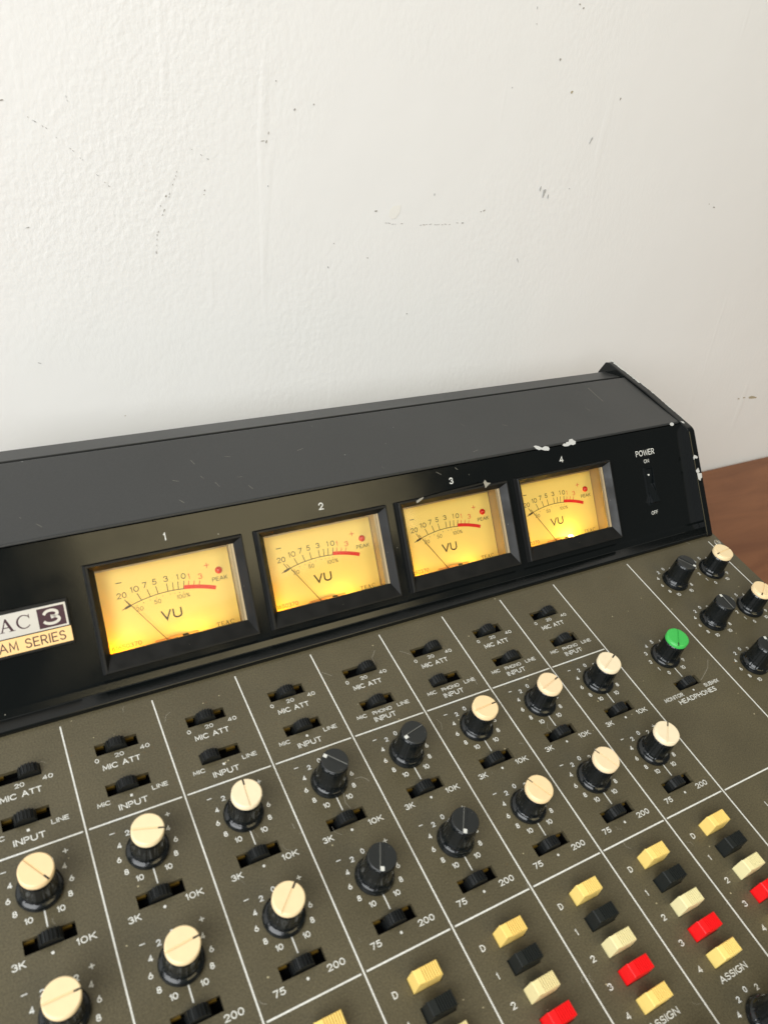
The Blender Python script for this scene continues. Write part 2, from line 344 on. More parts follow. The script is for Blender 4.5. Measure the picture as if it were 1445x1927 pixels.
def plate(mb, x0, x1, y0, y1, holes, thick):
    """flat plate with square holes, front face at z=0, hole sides going down"""
    xs = sorted({x0, x1, *[h[0] for h in holes], *[h[1] for h in holes]}); ys = sorted({y0, y1, *[h[2] for h in holes], *[h[3] for h in holes]})
    for j in range(len(ys) - 1):
        i = 0
        while i < len(xs) - 1:
            def hole(i): 
                cx, cy = (xs[i] + xs[i + 1]) / 2, (ys[j] + ys[j + 1]) / 2
                return any(h[0] < cx < h[1] and h[2] < cy < h[3] for h in holes)
            if hole(i): i += 1; continue
            k = i
            while k < len(xs) - 1 and not hole(k): k += 1
            mb.poly([(xs[i], ys[j], 0), (xs[k], ys[j], 0), (xs[k], ys[j + 1], 0), (xs[i], ys[j + 1], 0)]); i = k
    for a, b, c, d in holes + [(x0, x1, y0, y1)]:
        r = [(a, c), (b, c), (b, d), (a, d)]
        for p, q in zip(r, r[1:] + r[:1]): mb.poly([(*p, 0), (*q, 0), (*q, -thick), (*p, -thick)])

# ------------------------------------------------------------------ the setting
def tagged(o, label, cat): o['label'] = label; o['category'] = cat; return o

mb = MB(); mb.add([(-2600, 0, -900), (2200, 0, -900), (2200, 0, 2000), (-2600, 0, 2000)], [(0, 1, 2, 3)]); mb.add([(-2600, 90, -900), (2200, 90, -900), (2200, 90, 2000), (-2600, 90, 2000)], [(3, 2, 1, 0)])
wall = link('wall', mb.mesh('wall', 'wall'), None, (0, WALL_Y, 0)); wall['kind'] = 'structure'
mb = MB(); mb.box(-900, 1150, -640, WALL_Y - 4, -32, 0)
table = tagged(link('wooden_table', mb.mesh('wooden_table', 'wood', 2.0)), 'reddish brown varnished wooden table top against the white wall', 'table')

def wall_patch(name, pix, material, lift=0.35):
    pts = [px_wall(*p) for p in pix]; c = sum(pts) / len(pts); b = MB()
    b.poly([(p[0] - c[0], 0, p[2] - c[2]) for p in pts])
    return link(name, b.mesh(name, material), wall, (c[0], -lift, c[2]))
def blob(cx, cy, a, b_, ang, n=11, jag=0.35):
    out = []
    for i in range(n):
        t = 2 * math.pi * i / n; k = 1 + rnd.uniform(-jag, jag); x, y = a * k * math.cos(t), b_ * k * math.sin(t)
        out.append((cx + x * math.cos(ang) - y * math.sin(ang), cy + x * math.sin(ang) + y * math.cos(ang)))
    return out
for q in ((1111, 264, 12, 2.0, R_(-62), 'scuff'), (1023, 362, 11, 3.2, R_(-75), 'scuff'), (1016, 355, 6, 2.2, R_(-75), 'scuff'), (707, 397, 3.6, 2.0, 0, 'pit'), (501, 266, 1.4, 4, 0.3, 'pit'),
          (505, 250, 1.0, 4, 0.1, 'pit'), (494, 265, 4, 1.0, -0.2, 'pit'), (1053, 112, 2, 4.5, 0.2, 'pit'), (1075, 173, 2.4, 3.6, 0.3, 'smear'), (1097, 15, 2.2, 2.6, 0, 'pit'), (1090, 8, 1.8, 1.8, 0, 'pit'),
          (910, 396, 4.0, 1.8, -0.7, 'pit'), (904, 398, 1.6, 1.4, 0, 'pit'), (1166, 186, 1.2, 5, 0.45, 'pit'), (817, 366, 1.0, 4, 0.2, 'scuff'), (1342, 390, 2, 1.6, 0, 'pit'), (1333, 384, 1.2, 1.2, 0, 'pit'),
          (1413, 748, 9, 3.4, -0.1, 'smear'), (1399, 748, 2.5, 1.6, 0, 'smear'), (1388, 750, 2, 1.6, 0, 'smear'), (2, 188, 6, 1.4, -0.3, 'pit'), (691, 485, 1.4, 1.6, 0, 'pit'), (765, 590, 1.8, 1.6, 0, 'scuff'),
          (628, 458, 1.2, 1.8, 0, 'pit'), (617, 503, 1.2, 3, -0.4, 'scuff'), (554, 206, 1.6, 3.2, 0.4, 'pit'), (590, 196, 1.6, 2.4, 0, 'pit'), (519, 152, 1.4, 1.4, 0, 'pit'), (973, 489, 0.9, 6, -0.25, 'scuff'),
          (52, 428, 5, 1.2, -0.2, 'scuff'), (75, 683, 5, 1.0, 0.2, 'scuff'), (1070, 355, 1.4, 1.2, 0, 'scuff'), (1009, 45, 1.2, 1.2, 0, 'pit'), (1010, 15, 1.1, 5, 0.2, 'scuff'), (236, 782, 1.4, 1.4, 0, 'smear'),
          (385, 358, 1.2, 2.2, 0, 'pit'), (384, 366, 1.2, 1.4, 0, 'pit'), (312, 369, 1.6, 3, 0.3, 'pit'), (302, 387, 1.2, 2, 0.2, 'scuff'), (963, 165, 1.3, 2, 0, 'scuff'), (504, 350, 1.0, 2.4, 0, 'scuff'), (1030, 370, 1.2, 6, 0.2, 'scuff')):
    wall_patch('scuff_mark', blob(q[0], q[1], q[2] * .8, q[3] * .7, q[4]), q[5])
wall_patch('plaster_fleck', [(733, 394), (741, 387), (754, 386), (752, 400), (744, 411), (736, 412), (731, 405)], 'fleck', 0.2)
for line, step in (([(50, 219), (86, 240), (117, 268), (148, 293), (172, 318), (205, 350)], 5), ([(339, 306), (326, 345), (312, 390), (298, 428), (294, 480)], 6), ([(335, 273), (365, 283), (400, 305), (404, 318)], 9),
                   ([(722, 420), (790, 423), (845, 421), (875, 419)], 5), ([(122, 178), (130, 195)], 6)):
    for (x0, y0), (x1, y1) in zip(line[:-1], line[1:]):
        n = max(1, int(math.hypot(x1 - x0, y1 - y0) / step)); ang = math.atan2(y1 - y0, x1 - x0)
        for i in range(n):
            if rnd.random() < 0.55: continue
            t = (i + rnd.random()) / n
            wall_patch('hairline_crack', blob(x0 + (x1 - x0) * t + rnd.uniform(-1, 1), y0 + (y1 - y0) * t + rnd.uniform(-1, 1), rnd.uniform(1.2, 3.2), 0.55, ang + rnd.uniform(-.3, .3), 6), 'pit' if rnd.random() < .55 else 'scuff')

# ------------------------------------------------------------------ the mixing console
def nbase(w, z=0.0): return (z - TABLE - w * SA) / CA
PR = np.array([-86.0, -95.0, nbase(-95.0)])
root = bpy.data.objects.new('mixing_console', None); scene.collection.objects.link(root)
root.location = Vector(to_world(PR) * MM); root.rotation_euler = (ALPHA, 0, 0); root.empty_display_size = 0.1
tagged(root, 'black and brown audio mixing console with four lit yellow level meters and rows of knobs', 'mixer')
def part(name, me, p=(0, 0, 0), rot=(0, 0, 0)): return link(name, me, root, tuple(np.array(p, float) - PR), rot)

PX0, PX1 = -310.0, 138.5
CHW = 38.0
def cu(k): return (k - 8.5) * CHW
SW_W = (-16.2, -35.2, -81.4, -123.9)
holes = []
for k in range(1, 9):
    for w in SW_W: holes.append((cu(k) - 8.5, cu(k) + 8.6, w - 2.6, w + 2.6))
    for i in range(5): holes.append((cu(k) - 5.9, cu(k) + 6.2, -146.3 - 10.4 * i - 2.95, -146.3 - 10.4 * i + 2.95))
holes.append((21.2, 37.7, -84.5, -79.2)); holes.append((22.5, 34.5, -151.75, -145.85))
mb = MB(); plate(mb, PX0, PX1, -305, 9.5, holes, 2.0)
panel = part('control_panel', mb.mesh('control_panel', 'panel'))

def on_panel(name, me, u, w, n=0.06): return link(name, me, panel, (u, w, n))
# chassis, feet
mb = MB(); mb.prism([(-303, -2.2), (134, -2.2), (134, nbase(134, 6)), (-303, nbase(-303, 6))], PX0 + 3, PX1 - 3.5)
chassis_holes = mb.mesh('chassis', 'hood')
# open-topped shell so that the switch wells keep their depth
mb = MB()
prof = [(-303, -2.2), (-303, nbase(-303, 6)), (134, nbase(134, 6)), (134, -2.2)]
xa, xb = PX0 + 3, PX1 - 3.5
for p, q in zip(prof[:-1], prof[1:]): mb.poly([(xa, *p), (xb, *p), (xb, *q), (xa, *q)])
mb.poly([(xa, *p) for p in prof]); mb.poly([(xb, *p) for p in prof])
bpy.data.meshes.remove(chassis_holes)
part('chassis', mb.mesh('chassis', 'hood'))
mb = MB(); mb.lathe([(9, 0), (9, 5), (8, 6.2)], 20); fm = mb.mesh('rubber_foot', 'rubber')
for u in (-285, 112):
    for w in (-280, 110): part('rubber_foot', fm, (u, w, nbase(w, 0.0)), (-ALPHA, 0, 0))

# hood: cover sheet, rear strip, cheeks, sill, fascia
HX0, HX1 = -303.0, 131.0
mb = MB(); mb.prism([(60.2, 50.0), (61.2, 50.7), (115.4, 49.3), (116.2, 48.9), (116.6, 48.2), (116.6, 46.8), (61.4, 48.4)], HX0 + .2, HX1 - .2)
part('hood_cover', mb.mesh('hood_cover', 'hood', 0.35))
mb = MB(); mb.prism([(112.0, 43.6), (118.6, 43.6), (119.4, 47.7), (133.6, 42.6), (134.0, -1.6), (131.5, -1.6), (131.5, 39.5), (112, 42.8)], HX0 + .3, HX1 - .3)
part('rear_strip', mb.mesh('rear_strip', 'hood', 0.3))

def arc(cx, cy, r, a0, a1, n): return [(cx + r * math.cos(a0 + (a1 - a0) * i / n), cy + r * math.sin(a0 + (a1 - a0) * i / n)) for i in range(n + 1)]
cheek = [(2.2, 0.05), (2.6, 1.6)] + arc(54.6, 44.9, 6.2, R_(136), R_(90), 5) + [(95, 51.4), (133.5, 49.9), (136.5, 48.4), (139.2, 39.5), (139.2, 20), (134.6, 0.05)]
mb = MB(); mb.prism(cheek, 0, 5.2); ckm = mb.mesh('side_cheek', 'fascia', 0.5)
part('side_cheek', ckm, (130.9, 0, 0)); part('side_cheek', ckm, (HX0 - 5.1, 0, 0))
mb = MB(); mb.prism([(2.9, 0.03), (2.9, 1.9), (3.5, 2.5), (9.6, 1.9), (12.2, 3.6), (16, 4.4), (13, -1.0)], HX0 + .1, HX1 - .1)
part('sill', mb.mesh('sill', 'fascia', 0.25))

FN = np.array([0, -math.sin(FA), math.cos(FA)]); FS = np.array([0, math.cos(FA), math.sin(FA)])
FOFF = float(FN[1] * 10.7 + FN[2] * 0.9)
FORG = FN * FOFF
def fpt(u, s, o=0): return np.array([u, 0, 0]) + FORG + FS * s + FN * o
def fpart(name, me, u, s, o=0, zrot=0): return part(name, me, fpt(u, s, o), (FA, 0, zrot))
MU = [-208.5 + 78.3 * i for i in range(4)]
fh = [(m - 31.7, m + 31.7, 22.8, 60.1) for m in MU] + [(91.0, 99.2, 30.0, 54.2)]
mb = MB(); plate(mb, HX0, HX1, 8.6, 77.2, fh, 1.6)
fascia = part('meter_fascia', mb.mesh('meter_fascia', 'fascia'), FORG, (FA, 0, 0))
def on_fascia(name, me, u, s, o=0.06): return link(name, me, fascia, (u, s, o))
def letters(items, z=0.0):
    b = MB()
    for it in items: put(b, *it[:5], it[5] if len(it) > 5 else None, z)
    return b
for i, m in enumerate(MU): on_fascia('channel_number', letters([(str(i + 1), 0, 0, (1.2, 2.6, 2.5, 2.9)[i], 3.6, .55)]).mesh('channel_number', 'print'), m + .9, 69.3)
for s_, y_, w_, h_ in (('POWER', 63.4, 16.0, 3.7), ('ON', 58.0, 4.4, 2.3), ('OFF', 25.0, 5.6, 2.3)): on_fascia('power_lettering', letters([(s_, 0, 0, w_, h_, .13 * h_)]).mesh('power_lettering', 'print'), 94.8, y_)

# serif capitals for the maker's name, as strokes (unit cap height 1)
def serif(b, ox, oy, h, gap):
    def P(pts, x): b.poly([(ox + (x + p[0]) * h, oy + p[1] * h, 0) for p in pts])
    def box(x, x0, x1, y0, y1): P([(x0, y0), (x1, y0), (x1, y1), (x0, y1)], x)
    x = 0                                              # T
    box(x, .38, .54, 0, 1); box(x, .26, .66, 0, .06); box(x, 0, .38, .92, 1); box(x, .54, .92, .92, 1); box(x, 0, .06, .70, .92); box(x, .86, .92, .70, .92)
    x += .92 + gap                                     # E
    box(x, .10, .27, 0, 1); box(x, 0, .10, 0, .06); box(x, 0, .10, .94, 1); box(x, .27, .80, 0, .07); box(x, .27, .76, .93, 1); box(x, .27, .60, .47, .54); box(x, .74, .80, .07, .28); box(x, .70, .76, .74, .93); box(x, .54, .60, .40, .47); box(x, .54, .60, .54, .62)
    x += .80 + gap                                     # A
    P([(.10, .05), (.20, .05), (.50, .90), (.46, 1)], x); P([(.46, 1), (.54, 1), (.94, .05), (.74, .05), (.44, .80)], x); box(x, .27, .74, .30, .37); box(x, 0, .32, 0, .05); box(x, .62, 1.06, 0, .05)
    x += 1.06 + gap                                    # C
    n = 22; a0, a1 = R_(38), R_(322)
    for i in range(n):
        t0, t1 = a0 + (a1 - a0) * i / n, a0 + (a1 - a0) * (i + 1) / n
        q = lambda t: .05 + .07 * max(0, -math.cos(t)) ** 1.0 + .02
        P([(.52 + .52 * math.cos(t0), .5 + .52 * math.sin(t0)), (.52 + .52 * math.cos(t1), .5 + .52 * math.sin(t1)), (.52 + (.52 - q(t1)) * math.cos(t1), .5 + (.52 - q(t1)) * math.sin(t1)), (.52 + (.52 - q(t0)) * math.cos(t0), .5 + (.52 - q(t0)) * math.sin(t0))], x)
    box(x, .88, .94, .68, 1.0)
    return (x + .96) * h

# badge
mb = MB(); mb.box(-46, 0, -9.9, 9.9, 0.0, 1.7); bd = fpart('badge', mb.mesh('badge', 'bezel', 0.4), -253.2, 42.0, 0.02)
mb = MB(); mb.box(-44.8, -1.0, -1.7, 8.4, 1.71, 2.1); link('badge_plate', mb.mesh('badge_plate', 'plate', 0.12), bd)
mb = MB(); mb.box(-44.8, -0.5, -8.6, -2.1, 1.71, 2.1); link('badge_strip', mb.mesh('badge_strip', 'gold', 0.12), bd)
mb = MB(); mb.box(-12.6, -1.9, -0.9, 7.5, 2.11, 2.16); link('badge_square', mb.mesh('badge_square', 'plum'), bd)
mb = MB(); put(mb, '3', -7.2, 3.3, 7.0, 6.8, 1.2, 2.22); link('badge_numeral', mb.mesh('badge_numeral', 'plate'), bd)
mb = MB(); wd = serif(MB(), 0, 0, 5.6, .12); serif(mb, -15.6 - wd, 0.9, 5.6, .12)
for i, v in enumerate(mb.v): mb.v[i] = (v[0], v[1], 2.14)
put(mb, 'TASCAM SERIES', -23.4, -5.4, 40.5, 4.1, .5, 2.14, .3)
link('badge_lettering', mb.mesh('badge_lettering', 'plum'), bd)

# power switch
mb = MB()
mb.box(-4.0, -3.2, -12, 12, -5, 0.5); mb.box(3.2, 4.0, -12, 12, -5, 0.5); mb.box(-3.2, 3.2, 11.2, 12, -5, 0.5); mb.box(-3.2, 3.2, -12, -11.2, -5, 0.5); mb.box(-3.2, 3.2, -11.2, 11.2, -5, -4.6)
ps = fpart('power_switch', mb.mesh('power_switch', 'black'), 95.1, 42.1, 0.0)
mb = MB(); mb.prism([(10.8, -3.8), (10.8, 0.2), (1.0, -1.2), (-10.4, 3.4), (-11.0, 2.2), (-11.0, -3.8)], -3.0, 3.0); rk = link('rocker', mb.mesh('rocker', 'black', 0.25), ps)
mb = MB(); mb.lathe([(0.75, 0), (0.75, 0.05)], 14); link('rocker_dot', mb.mesh('rocker_dot', 'print'), ps, (0, 7.2, -0.28), (R_(-8), 0, 0))

# ---- level meters
def rect_frame(b, o, i, zo, zi):       # o,i = (x0,x1,y0,y1)
    O = [(o[0], o[2]), (o[1], o[2]), (o[1], o[3]), (o[0], o[3])]; I = [(i[0], i[2]), (i[1], i[2]), (i[1], i[3]), (i[0], i[3])]
    for k in range(4):
        l = (k + 1) % 4; b.poly([(*O[k], zo), (*O[l], zo), (*I[l], zi), (*I[k], zi)])
mb = MB(); OUT = (-35.7, 35.5, 15.4, 63.3); LIP = (-34.5, 34.7, 16.2, 62.4); WIN = (-31.6, 31.6, 22.9, 60.0)
b0 = (OUT[0] - .5, OUT[1] + .5, OUT[2] - .5, OUT[3] + .5)
rect_frame(mb, b0, OUT, 0.02, 3.1); rect_frame(mb, OUT, (OUT[0] + .25, OUT[1] - .25, OUT[2] + .25, OUT[3] - .25), 3.1, 3.4)
rect_frame(mb, (OUT[0] + .25, OUT[1] - .25, OUT[2] + .25, OUT[3] - .25), LIP, 3.4, 3.4); rect_frame(mb, LIP, WIN, 3.4, 0.0); rect_frame(mb, WIN, WIN, 0.0, -1.8)
bezel_me = mb.mesh('vu_meter', 'bezel')
mb = MB(); rect_frame(mb, WIN, (-32.2, 32.0, 15.0, 61.0), -1.85, -1.85); rect_frame(mb, (-32.2, 32.0, 15.0, 61.0), (-32.2, 32.0, 15.0, 61.0), -1.85, -12.6)
mb.poly([(-33, 14, -12.7), (33, 14, -12.7), (33, 61.5, -12.7), (-33, 61.5, -12.7)]); case_me = mb.mesh('meter_case', 'case')
mb = MB(); mb.box(29.2, 31.5, 22.9, 60.0, -1.3, -1.0); mb.box(30.6, 31.55, 22.9, 60, -1.9, -.35); edge_me = mb.mesh('cover_edge', 'case')
mb = MB(); mb.box(-31.5, 31.5, 15.2, 58.6, -12.5, -12.0); dial_me = mb.mesh('dial_card', 'dial')
mb = MB(); mb.poly([(-31.58, 22.92, -0.9), (31.58, 22.92, -0.9), (31.58, 59.98, -0.9), (-31.58, 59.98, -0.9)]); glass_me = mb.mesh('clear_cover', 'glass')
AC, AR = (0.26, -20.5), 63.9
def pol(a, r): return (AC[0] + r * math.sin(R_(a)), AC[1] + r * math.cos(R_(a)))
Z = 0.0
mb = MB(); mb.stroke([pol(-20 + i * 26.6 / 40, AR) for i in range(41)], 0.34, Z)
for a in (-16.7, -11.6, -7.7, -4.3, -0.1, 2.2, 4.3, 6.6): mb.stroke([pol(a * .985, AR), pol(a * 1.03, AR + 3.7)], 0.34, Z + .01)
mb.stroke([pol(-18.7, AR), pol(-15.9, AR)], 1.0, Z + .02)
for s, a, w in (('20', -17.4, 4.4), ('10', -12.2, 3.9), ('7', -8.3, 2.0), ('5', -4.5, 2.0), ('3', -0.1, 2.1), ('1', 4.4, 0.8), ('0', 6.7, 2.3)): put(mb, s, *pol(a, 69.9), w, 2.7, .34, Z)
mb.stroke([(-22.2, 52.1), (-19.6, 52.1)], 0.4, Z)
put(mb, 'VU', -0.1, 32.7, 9.8, 4.7, .75, Z); put(mb, 'PEAK', 25.4, 44.1, 7.6, 2.0, .27, Z)
ink_me = mb.mesh('scale_print', 'ink')
mb = MB()
for s, a, w in (('20', -13.5, 3.3), ('50', -5.3, 3.2), ('100%', 6.2, 6.2)): put(mb, s, *pol(a, 60.6), w, 2.0, .25, Z)
for a in (-15.2, -13.9, -11.0, -8.1, -5.4, -2.6, 0.6, 2.6, 4.6, 6.4): mb.stroke([(pol(a, 62.4)[0] - .18, pol(a, 62.4)[1]), (pol(a, 62.4)[0] + .18, pol(a, 62.4)[1])], .36, Z)
put(mb, '61650370', -22.6, 23.2, 13.4, 2.0, .25, Z)
q0 = len(mb.v); wd = serif(mb, 19.6, 21.4, 2.0, .22)
ink2_me = mb.mesh('fine_print', 'ink2')
mb = MB(); n = 24
for i in range(n):
    a, b_ = 6.6 + 13.7 * i / n, 6.6 + 13.7 * (i + 1) / n
    mb.poly([(*pol(a, AR - .25), Z), (*pol(b_, AR - .25), Z), (*pol(b_, AR + 1.6), Z), (*pol(a, AR + 1.6), Z)])
for a in (8.6, 10.8, 13.0): mb.stroke([pol(a, AR + 1.5), pol(a * 1.02, AR + 3.5)], 0.32, Z)
put(mb, '1', *pol(8.8, 69.6), .8, 2.6, .3, Z); put(mb, '3', *pol(13.3, 69.5), 2.1, 2.6, .3, Z); put(mb, '+', 20.2, 51.6, 2.6, 3.1, .3, Z)
red_me = mb.mesh('overload_band', 'redink')
mb = MB(); mb.lathe([(1.75, 0), (1.75, .5), (1.4, 1.2), (0.7, 1.6), (0.05, 1.7)], 20); lamp_me = mb.mesh('peak_lamp', 'lampred')
mb = MB(); mb.tube([(0.0, 14.8, 0), (-17.6, 40.9, 0.1), (-19.4, 43.5, 0.1)], 0.16, 6); needle_me = mb.mesh('needle', 'ink')
mb = MB(); mb.box(-10, 10.5, 15.5, 22.2, 0, 0.5); mb.box(-3.6, 2.6, 15.5, 22.6, .5, 1.6); mech_me = mb.mesh('movement', 'mech', 0.3)
mb = MB(); mb.prism([(15.5, 0), (15.5, 2.0), (21.6, 2.0), (22.2, 1.6), (22.2, 0)], 2.6, 5.6); yoke_me = mb.mesh('movement_yoke', 'notch', 0.3)
mb = MB(); mb.lathe([(0.05, -2.0), (1.2, -1.6), (1.6, -.6), (1.6, .6), (1.2, 1.6), (0.05, 2.0)], 14); bulb_me = mb.mesh('dial_bulb', 'bulb')
for i, m in enumerate(MU):
    v = fpart('vu_meter', bezel_me, m, 0, 0)
    v['label'] = ('lit yellow level meter numbered 1 beside the badge', 'lit yellow level meter numbered 2', 'lit yellow level meter numbered 3 with a broken top edge', 'lit yellow level meter numbered 4 with its bulb showing')[i]
    link('meter_case', case_me, v); link('cover_edge', edge_me, v); link('dial_card', dial_me, v)
    for nme, me, z in (('scale_print', ink_me, -11.95), ('fine_print', ink2_me, -11.95), ('overload_band', red_me, -11.93), ('movement', mech_me, -12.0), ('movement_yoke', yoke_me, -12.0)): link(nme, me, v, (0, 0, z))
    link('peak_lamp', lamp_me, v, (25.5, 48.1, -12)); link('needle', needle_me, v, (0, 0, -9.6), (0, 0, R_((0, -.5, .35, .9)[i]))); link('clear_cover', glass_me, v)
    bx, by, bz = (7.5, 19.0, -8.6) if i < 3 else (6.6, 21.4, -10.0)
    link('dial_bulb', bulb_me, v, (bx, by, bz))
    l = bpy.data.lights.new('dial_light', 'POINT'); l.energy = (0.0056, 0.0064, 0.0052, 0.0090)[i]; l.color = (1.0, 0.66, 0.13); l.shadow_soft_size = 0.0018
    lo = bpy.data.objects.new('dial_light', l); scene.collection.objects.link(lo); lo.parent = v; lo.location = (bx * MM, (by + (-2 if i < 3 else 1.5)) * MM, (bz + 4.4) * MM)
    l = bpy.data.lights.new('dial_light', 'POINT'); l.energy = (0.0120, 0.0075, 0.0070, 0.0050)[i]; l.color = (1.0, 0.44, 0.01); l.shadow_soft_size = 0.0018
    lo = bpy.data.objects.new('dial_light', l); scene.collection.objects.link(lo); lo.parent = v; lo.location = (-27 * MM, 17.0 * MM, -4.0 * MM)

# ---- printed lines and legends
def line_u(u0, u1, w, wd): b = MB(); b.box(-(u1 - u0) / 2, (u1 - u0) / 2, -wd / 2, wd / 2, 0, .1); on_panel('divider_line', b.mesh('divider_line', 'print'), (u0 + u1) / 2, w, 0.02)
def line_w(u, w0, w1, wd): b = MB(); b.box(-wd / 2, wd / 2, (w0 - w1) / -2, (w0 - w1) / 2, 0, .1); on_panel('divider_line', b.mesh('divider_line', 'print'), u, (w0 + w1) / 2, 0.02)
for k in range(0, 9): line_w((k - 8) * CHW, 0, -300, .58)
line_w(57.4, -0.5, -300, .62); line_w(129.0, -1.2, -300, .62)
for k in range(1, 9):
    for w in (-48.15, -135.5): line_u((k - 9) * CHW + 1.1, (k - 8) * CHW - 1.1, w, .62)
line_u(1.1, 56.3, -135.8, .62)

NUM = [('10', -150), ('8', -120), ('6', -90), ('4', -60), ('2', -30), ('0', 0), ('2', 30), ('4', 60), ('6', 90), ('8', 120), ('10', 150)]
def ring(items, r=10.6):
    out = []
    for s, a in items: out.append((s, r * math.sin(R_(a)), r * math.cos(R_(a)), 2.7 if len(s) > 1 else (0.7 if s == '1' else 1.6), 2.15, .36))
    return out
def eq_print(lo, hi):
    b = letters(ring(NUM) + [('+', 10.6, 10.8, 2.0, 2.3, .36), (lo, -10.7, -22.6, 4.4 if lo == '3K' else 4.3, 2.4), (hi, 11.0, -22.5, 6.6 if hi == '10K' else 6.9, 2.4)])
    b.stroke([(-11.5, 10.8), (-9.6, 10.8)], .36, 0); b.stroke([(0, -7.6), (0, -13.6)], .5, 0)
    b.add([(0.55 * math.cos(i * .5236), 0.55 * math.sin(i * .5236) - 22.6, 0) for i in range(12)], [list(range(12))])
    return b.mesh('equalizer_scale', 'print')
hi_me, lo_me = eq_print('3K', '10K'), eq_print('75', '200')
mic_me = letters([('0', -8.9, -20.9, 1.6, 1.9), ('20', 0, -20.8, 3.6, 1.9), ('40', 10.4, -20.7, 3.9, 1.9), ('MIC ATT', 0, -24.9, 15.0, 2.5)]).mesh('microphone_legend', 'print')
b = letters([('MIC', -10.6, -40.2, 5.0, 1.9), ('LINE', 11.3, -40.1, 6.3, 1.9), ('INPUT', -.1, -43.7, 11.2, 2.5)]); b.box(-.5, .5, -40.7, -39.7, 0, .03); inp_a = b.mesh('input_legend', 'print')
inp_b = letters([('MIC', -10.6, -40.2, 5.0, 1.9), ('PHONO', 0, -40.3, 10.0, 1.9), ('LINE', 11.3, -40.1, 6.3, 1.9), ('INPUT', -.1, -43.7, 11.2, 2.5)]).mesh('input_legend', 'print')
asg_me = letters([(s, -12, -146.4 - 10.42 * i, 1.9 if s != '1' else .8, 2.4) for i, s in enumerate('D1234')] + [('ASSIGN', 0.2, -194.7, 14.8, 2.5)]).mesh('assign_legend', 'print')
pan_me = letters(ring([('4', -60), ('2', -30), ('0', 0), ('2', 30), ('4', 60)]) + [('L', -10, -6, 1.5, 2.2), ('R', 10, -6, 1.7, 2.2)]).mesh('pan_scale', 'print')
lev_me = letters(ring([(str(i), -150 + 30 * i) for i in range(11)])).mesh('level_scale', 'print')
bal_me = letters(ring(NUM)).mesh('balance_scale', 'print')
for k in range(1, 9):
    u = cu(k)
    on_panel('microphone_legend', mic_me, u, 0); on_panel('input_legend', inp_a if k < 5 else inp_b, u, 0)
    on_panel('equalizer_scale', hi_me, u, -63.8); on_panel('equalizer_scale', lo_me, u, -106.45); on_panel('assign_legend', asg_me, u, 0); on_panel('pan_scale', pan_me, u, -211.6)
for w in (-21.8, -53.8, -85.8): on_panel('balance_scale', bal_me, 78.1, w); on_panel('level_scale', lev_me, 110.1, w)
on_panel('level_scale', lev_me, 29.4, -64.0)
for it in (('MONITOR', 14.9, -86.6, 13.2, 2.1), ('SUBMIX', 42.9, -86.6, 10.6, 2.1), ('HEADPHONES', 29.1, -90.1, 27.0, 2.6), ('L', 16.4, -148.9, 1.5, 2.3)): on_panel('headphones_legend', letters([(it[0], 0, 0, it[3], it[4])]).mesh('headphones_legend', 'print'), it[1], it[2])
b = MB()
b.stroke([(29.5, -72.0), (29.5, -78.0)], .5, 0); on_panel('tick_mark', b.mesh('tick_mark', 'print'), 0, 0)
b = MB(); b.add([(29.4 + 0.55 * math.cos(i * .5236), 0.55 * math.sin(i * .5236) - 86.6, 0) for i in range(12)], [list(range(12))]); on_panel('tick_mark', b.mesh('tick_mark', 'print'), 0, 0)

# ---- knobs
def flute(n, depth):
    def f(a, z):
        if z < 2.95: return 1.0
        t = (a * n / (2 * math.pi)) % 1.0; e = min(t, 1 - t)
        flat = math.cos(math.pi / n) / math.cos((t - .5) * 2 * math.pi / n)      # flat facets with a narrow groove between them
        return flat * (1.0 - depth * (1 - e / .07 if e < .07 else 0))
    return f
def body(profile, n, depth, bev):
    b = MB(); b.lathe(profile, 96, flute(n, depth), True, True); me = b.mesh('knob', 'black')
    return me
beige_body = body([(7.9, 0.25), (8.05, 0.8), (8.0, 1.6), (7.5, 2.4), (6.7, 2.8), (6.45, 3.0), (6.3, 6), (6.0, 12), (5.9, 14.3)], 12, 0.08, 0)
black_body = body([(7.8, 0.25), (7.95, 0.6), (7.95, 1.1), (7.2, 2.7), (7.05, 2.9), (6.8, 3.0), (6.5, 7), (6.0, 14), (5.85, 16.35)], 12, 0.08, 0)
def capmesh(r, z0, z1, gw, gd, material, rim):
    """disc with a groove across it (along local y)"""
    b = MB(); n = 20
    b.lathe([(r, z0), (r, z1 - gd)], 48, None, True)
    for sgn in (-1, 1):
        a0 = math.asin(gw / 2 / r); pts = [(sgn * r * math.sin(a0 + (math.pi - 2 * a0) * i / n), r * math.cos(a0 + (math.pi - 2 * a0) * i / n)) for i in range(n + 1)]
        inner = [(x - sgn * rim * abs(x) / r if abs(x) > gw else x, y * (1 - rim / r)) for x, y in pts]
        N_ = n + 1
        b.add([(x, y, z1 - gd) for x, y in pts] + [(x, y, z1 - rim * .8) for x, y in pts] + [(x, y, z1) for x, y in inner],
              [(i, i + 1, i + 1 + N_, i + N_) for i in range(n)] + [(i + N_, i + 1 + N_, i + 1 + 2 * N_, i + 2 * N_) for i in range(n)] + [list(range(2 * N_, 3 * N_))] + [(0, N_, 2 * N_, 3 * N_ - 1, 2 * N_ - 1, N_ - 1)], False)
    return b.mesh('cap', material)
cap_me = {k: capmesh(5.92, 14.25, 17.0, .8, .5, k, .35) for k in ('beige', 'ivory_cap', 'green')}
b = MB()
n12 = 24; rr = lambda i: 5.28 if i % 2 == 0 else 5.28
cap_black = capmesh(5.62, 16.3, 17.0, 1.5, .35, 'blacktop', .2)
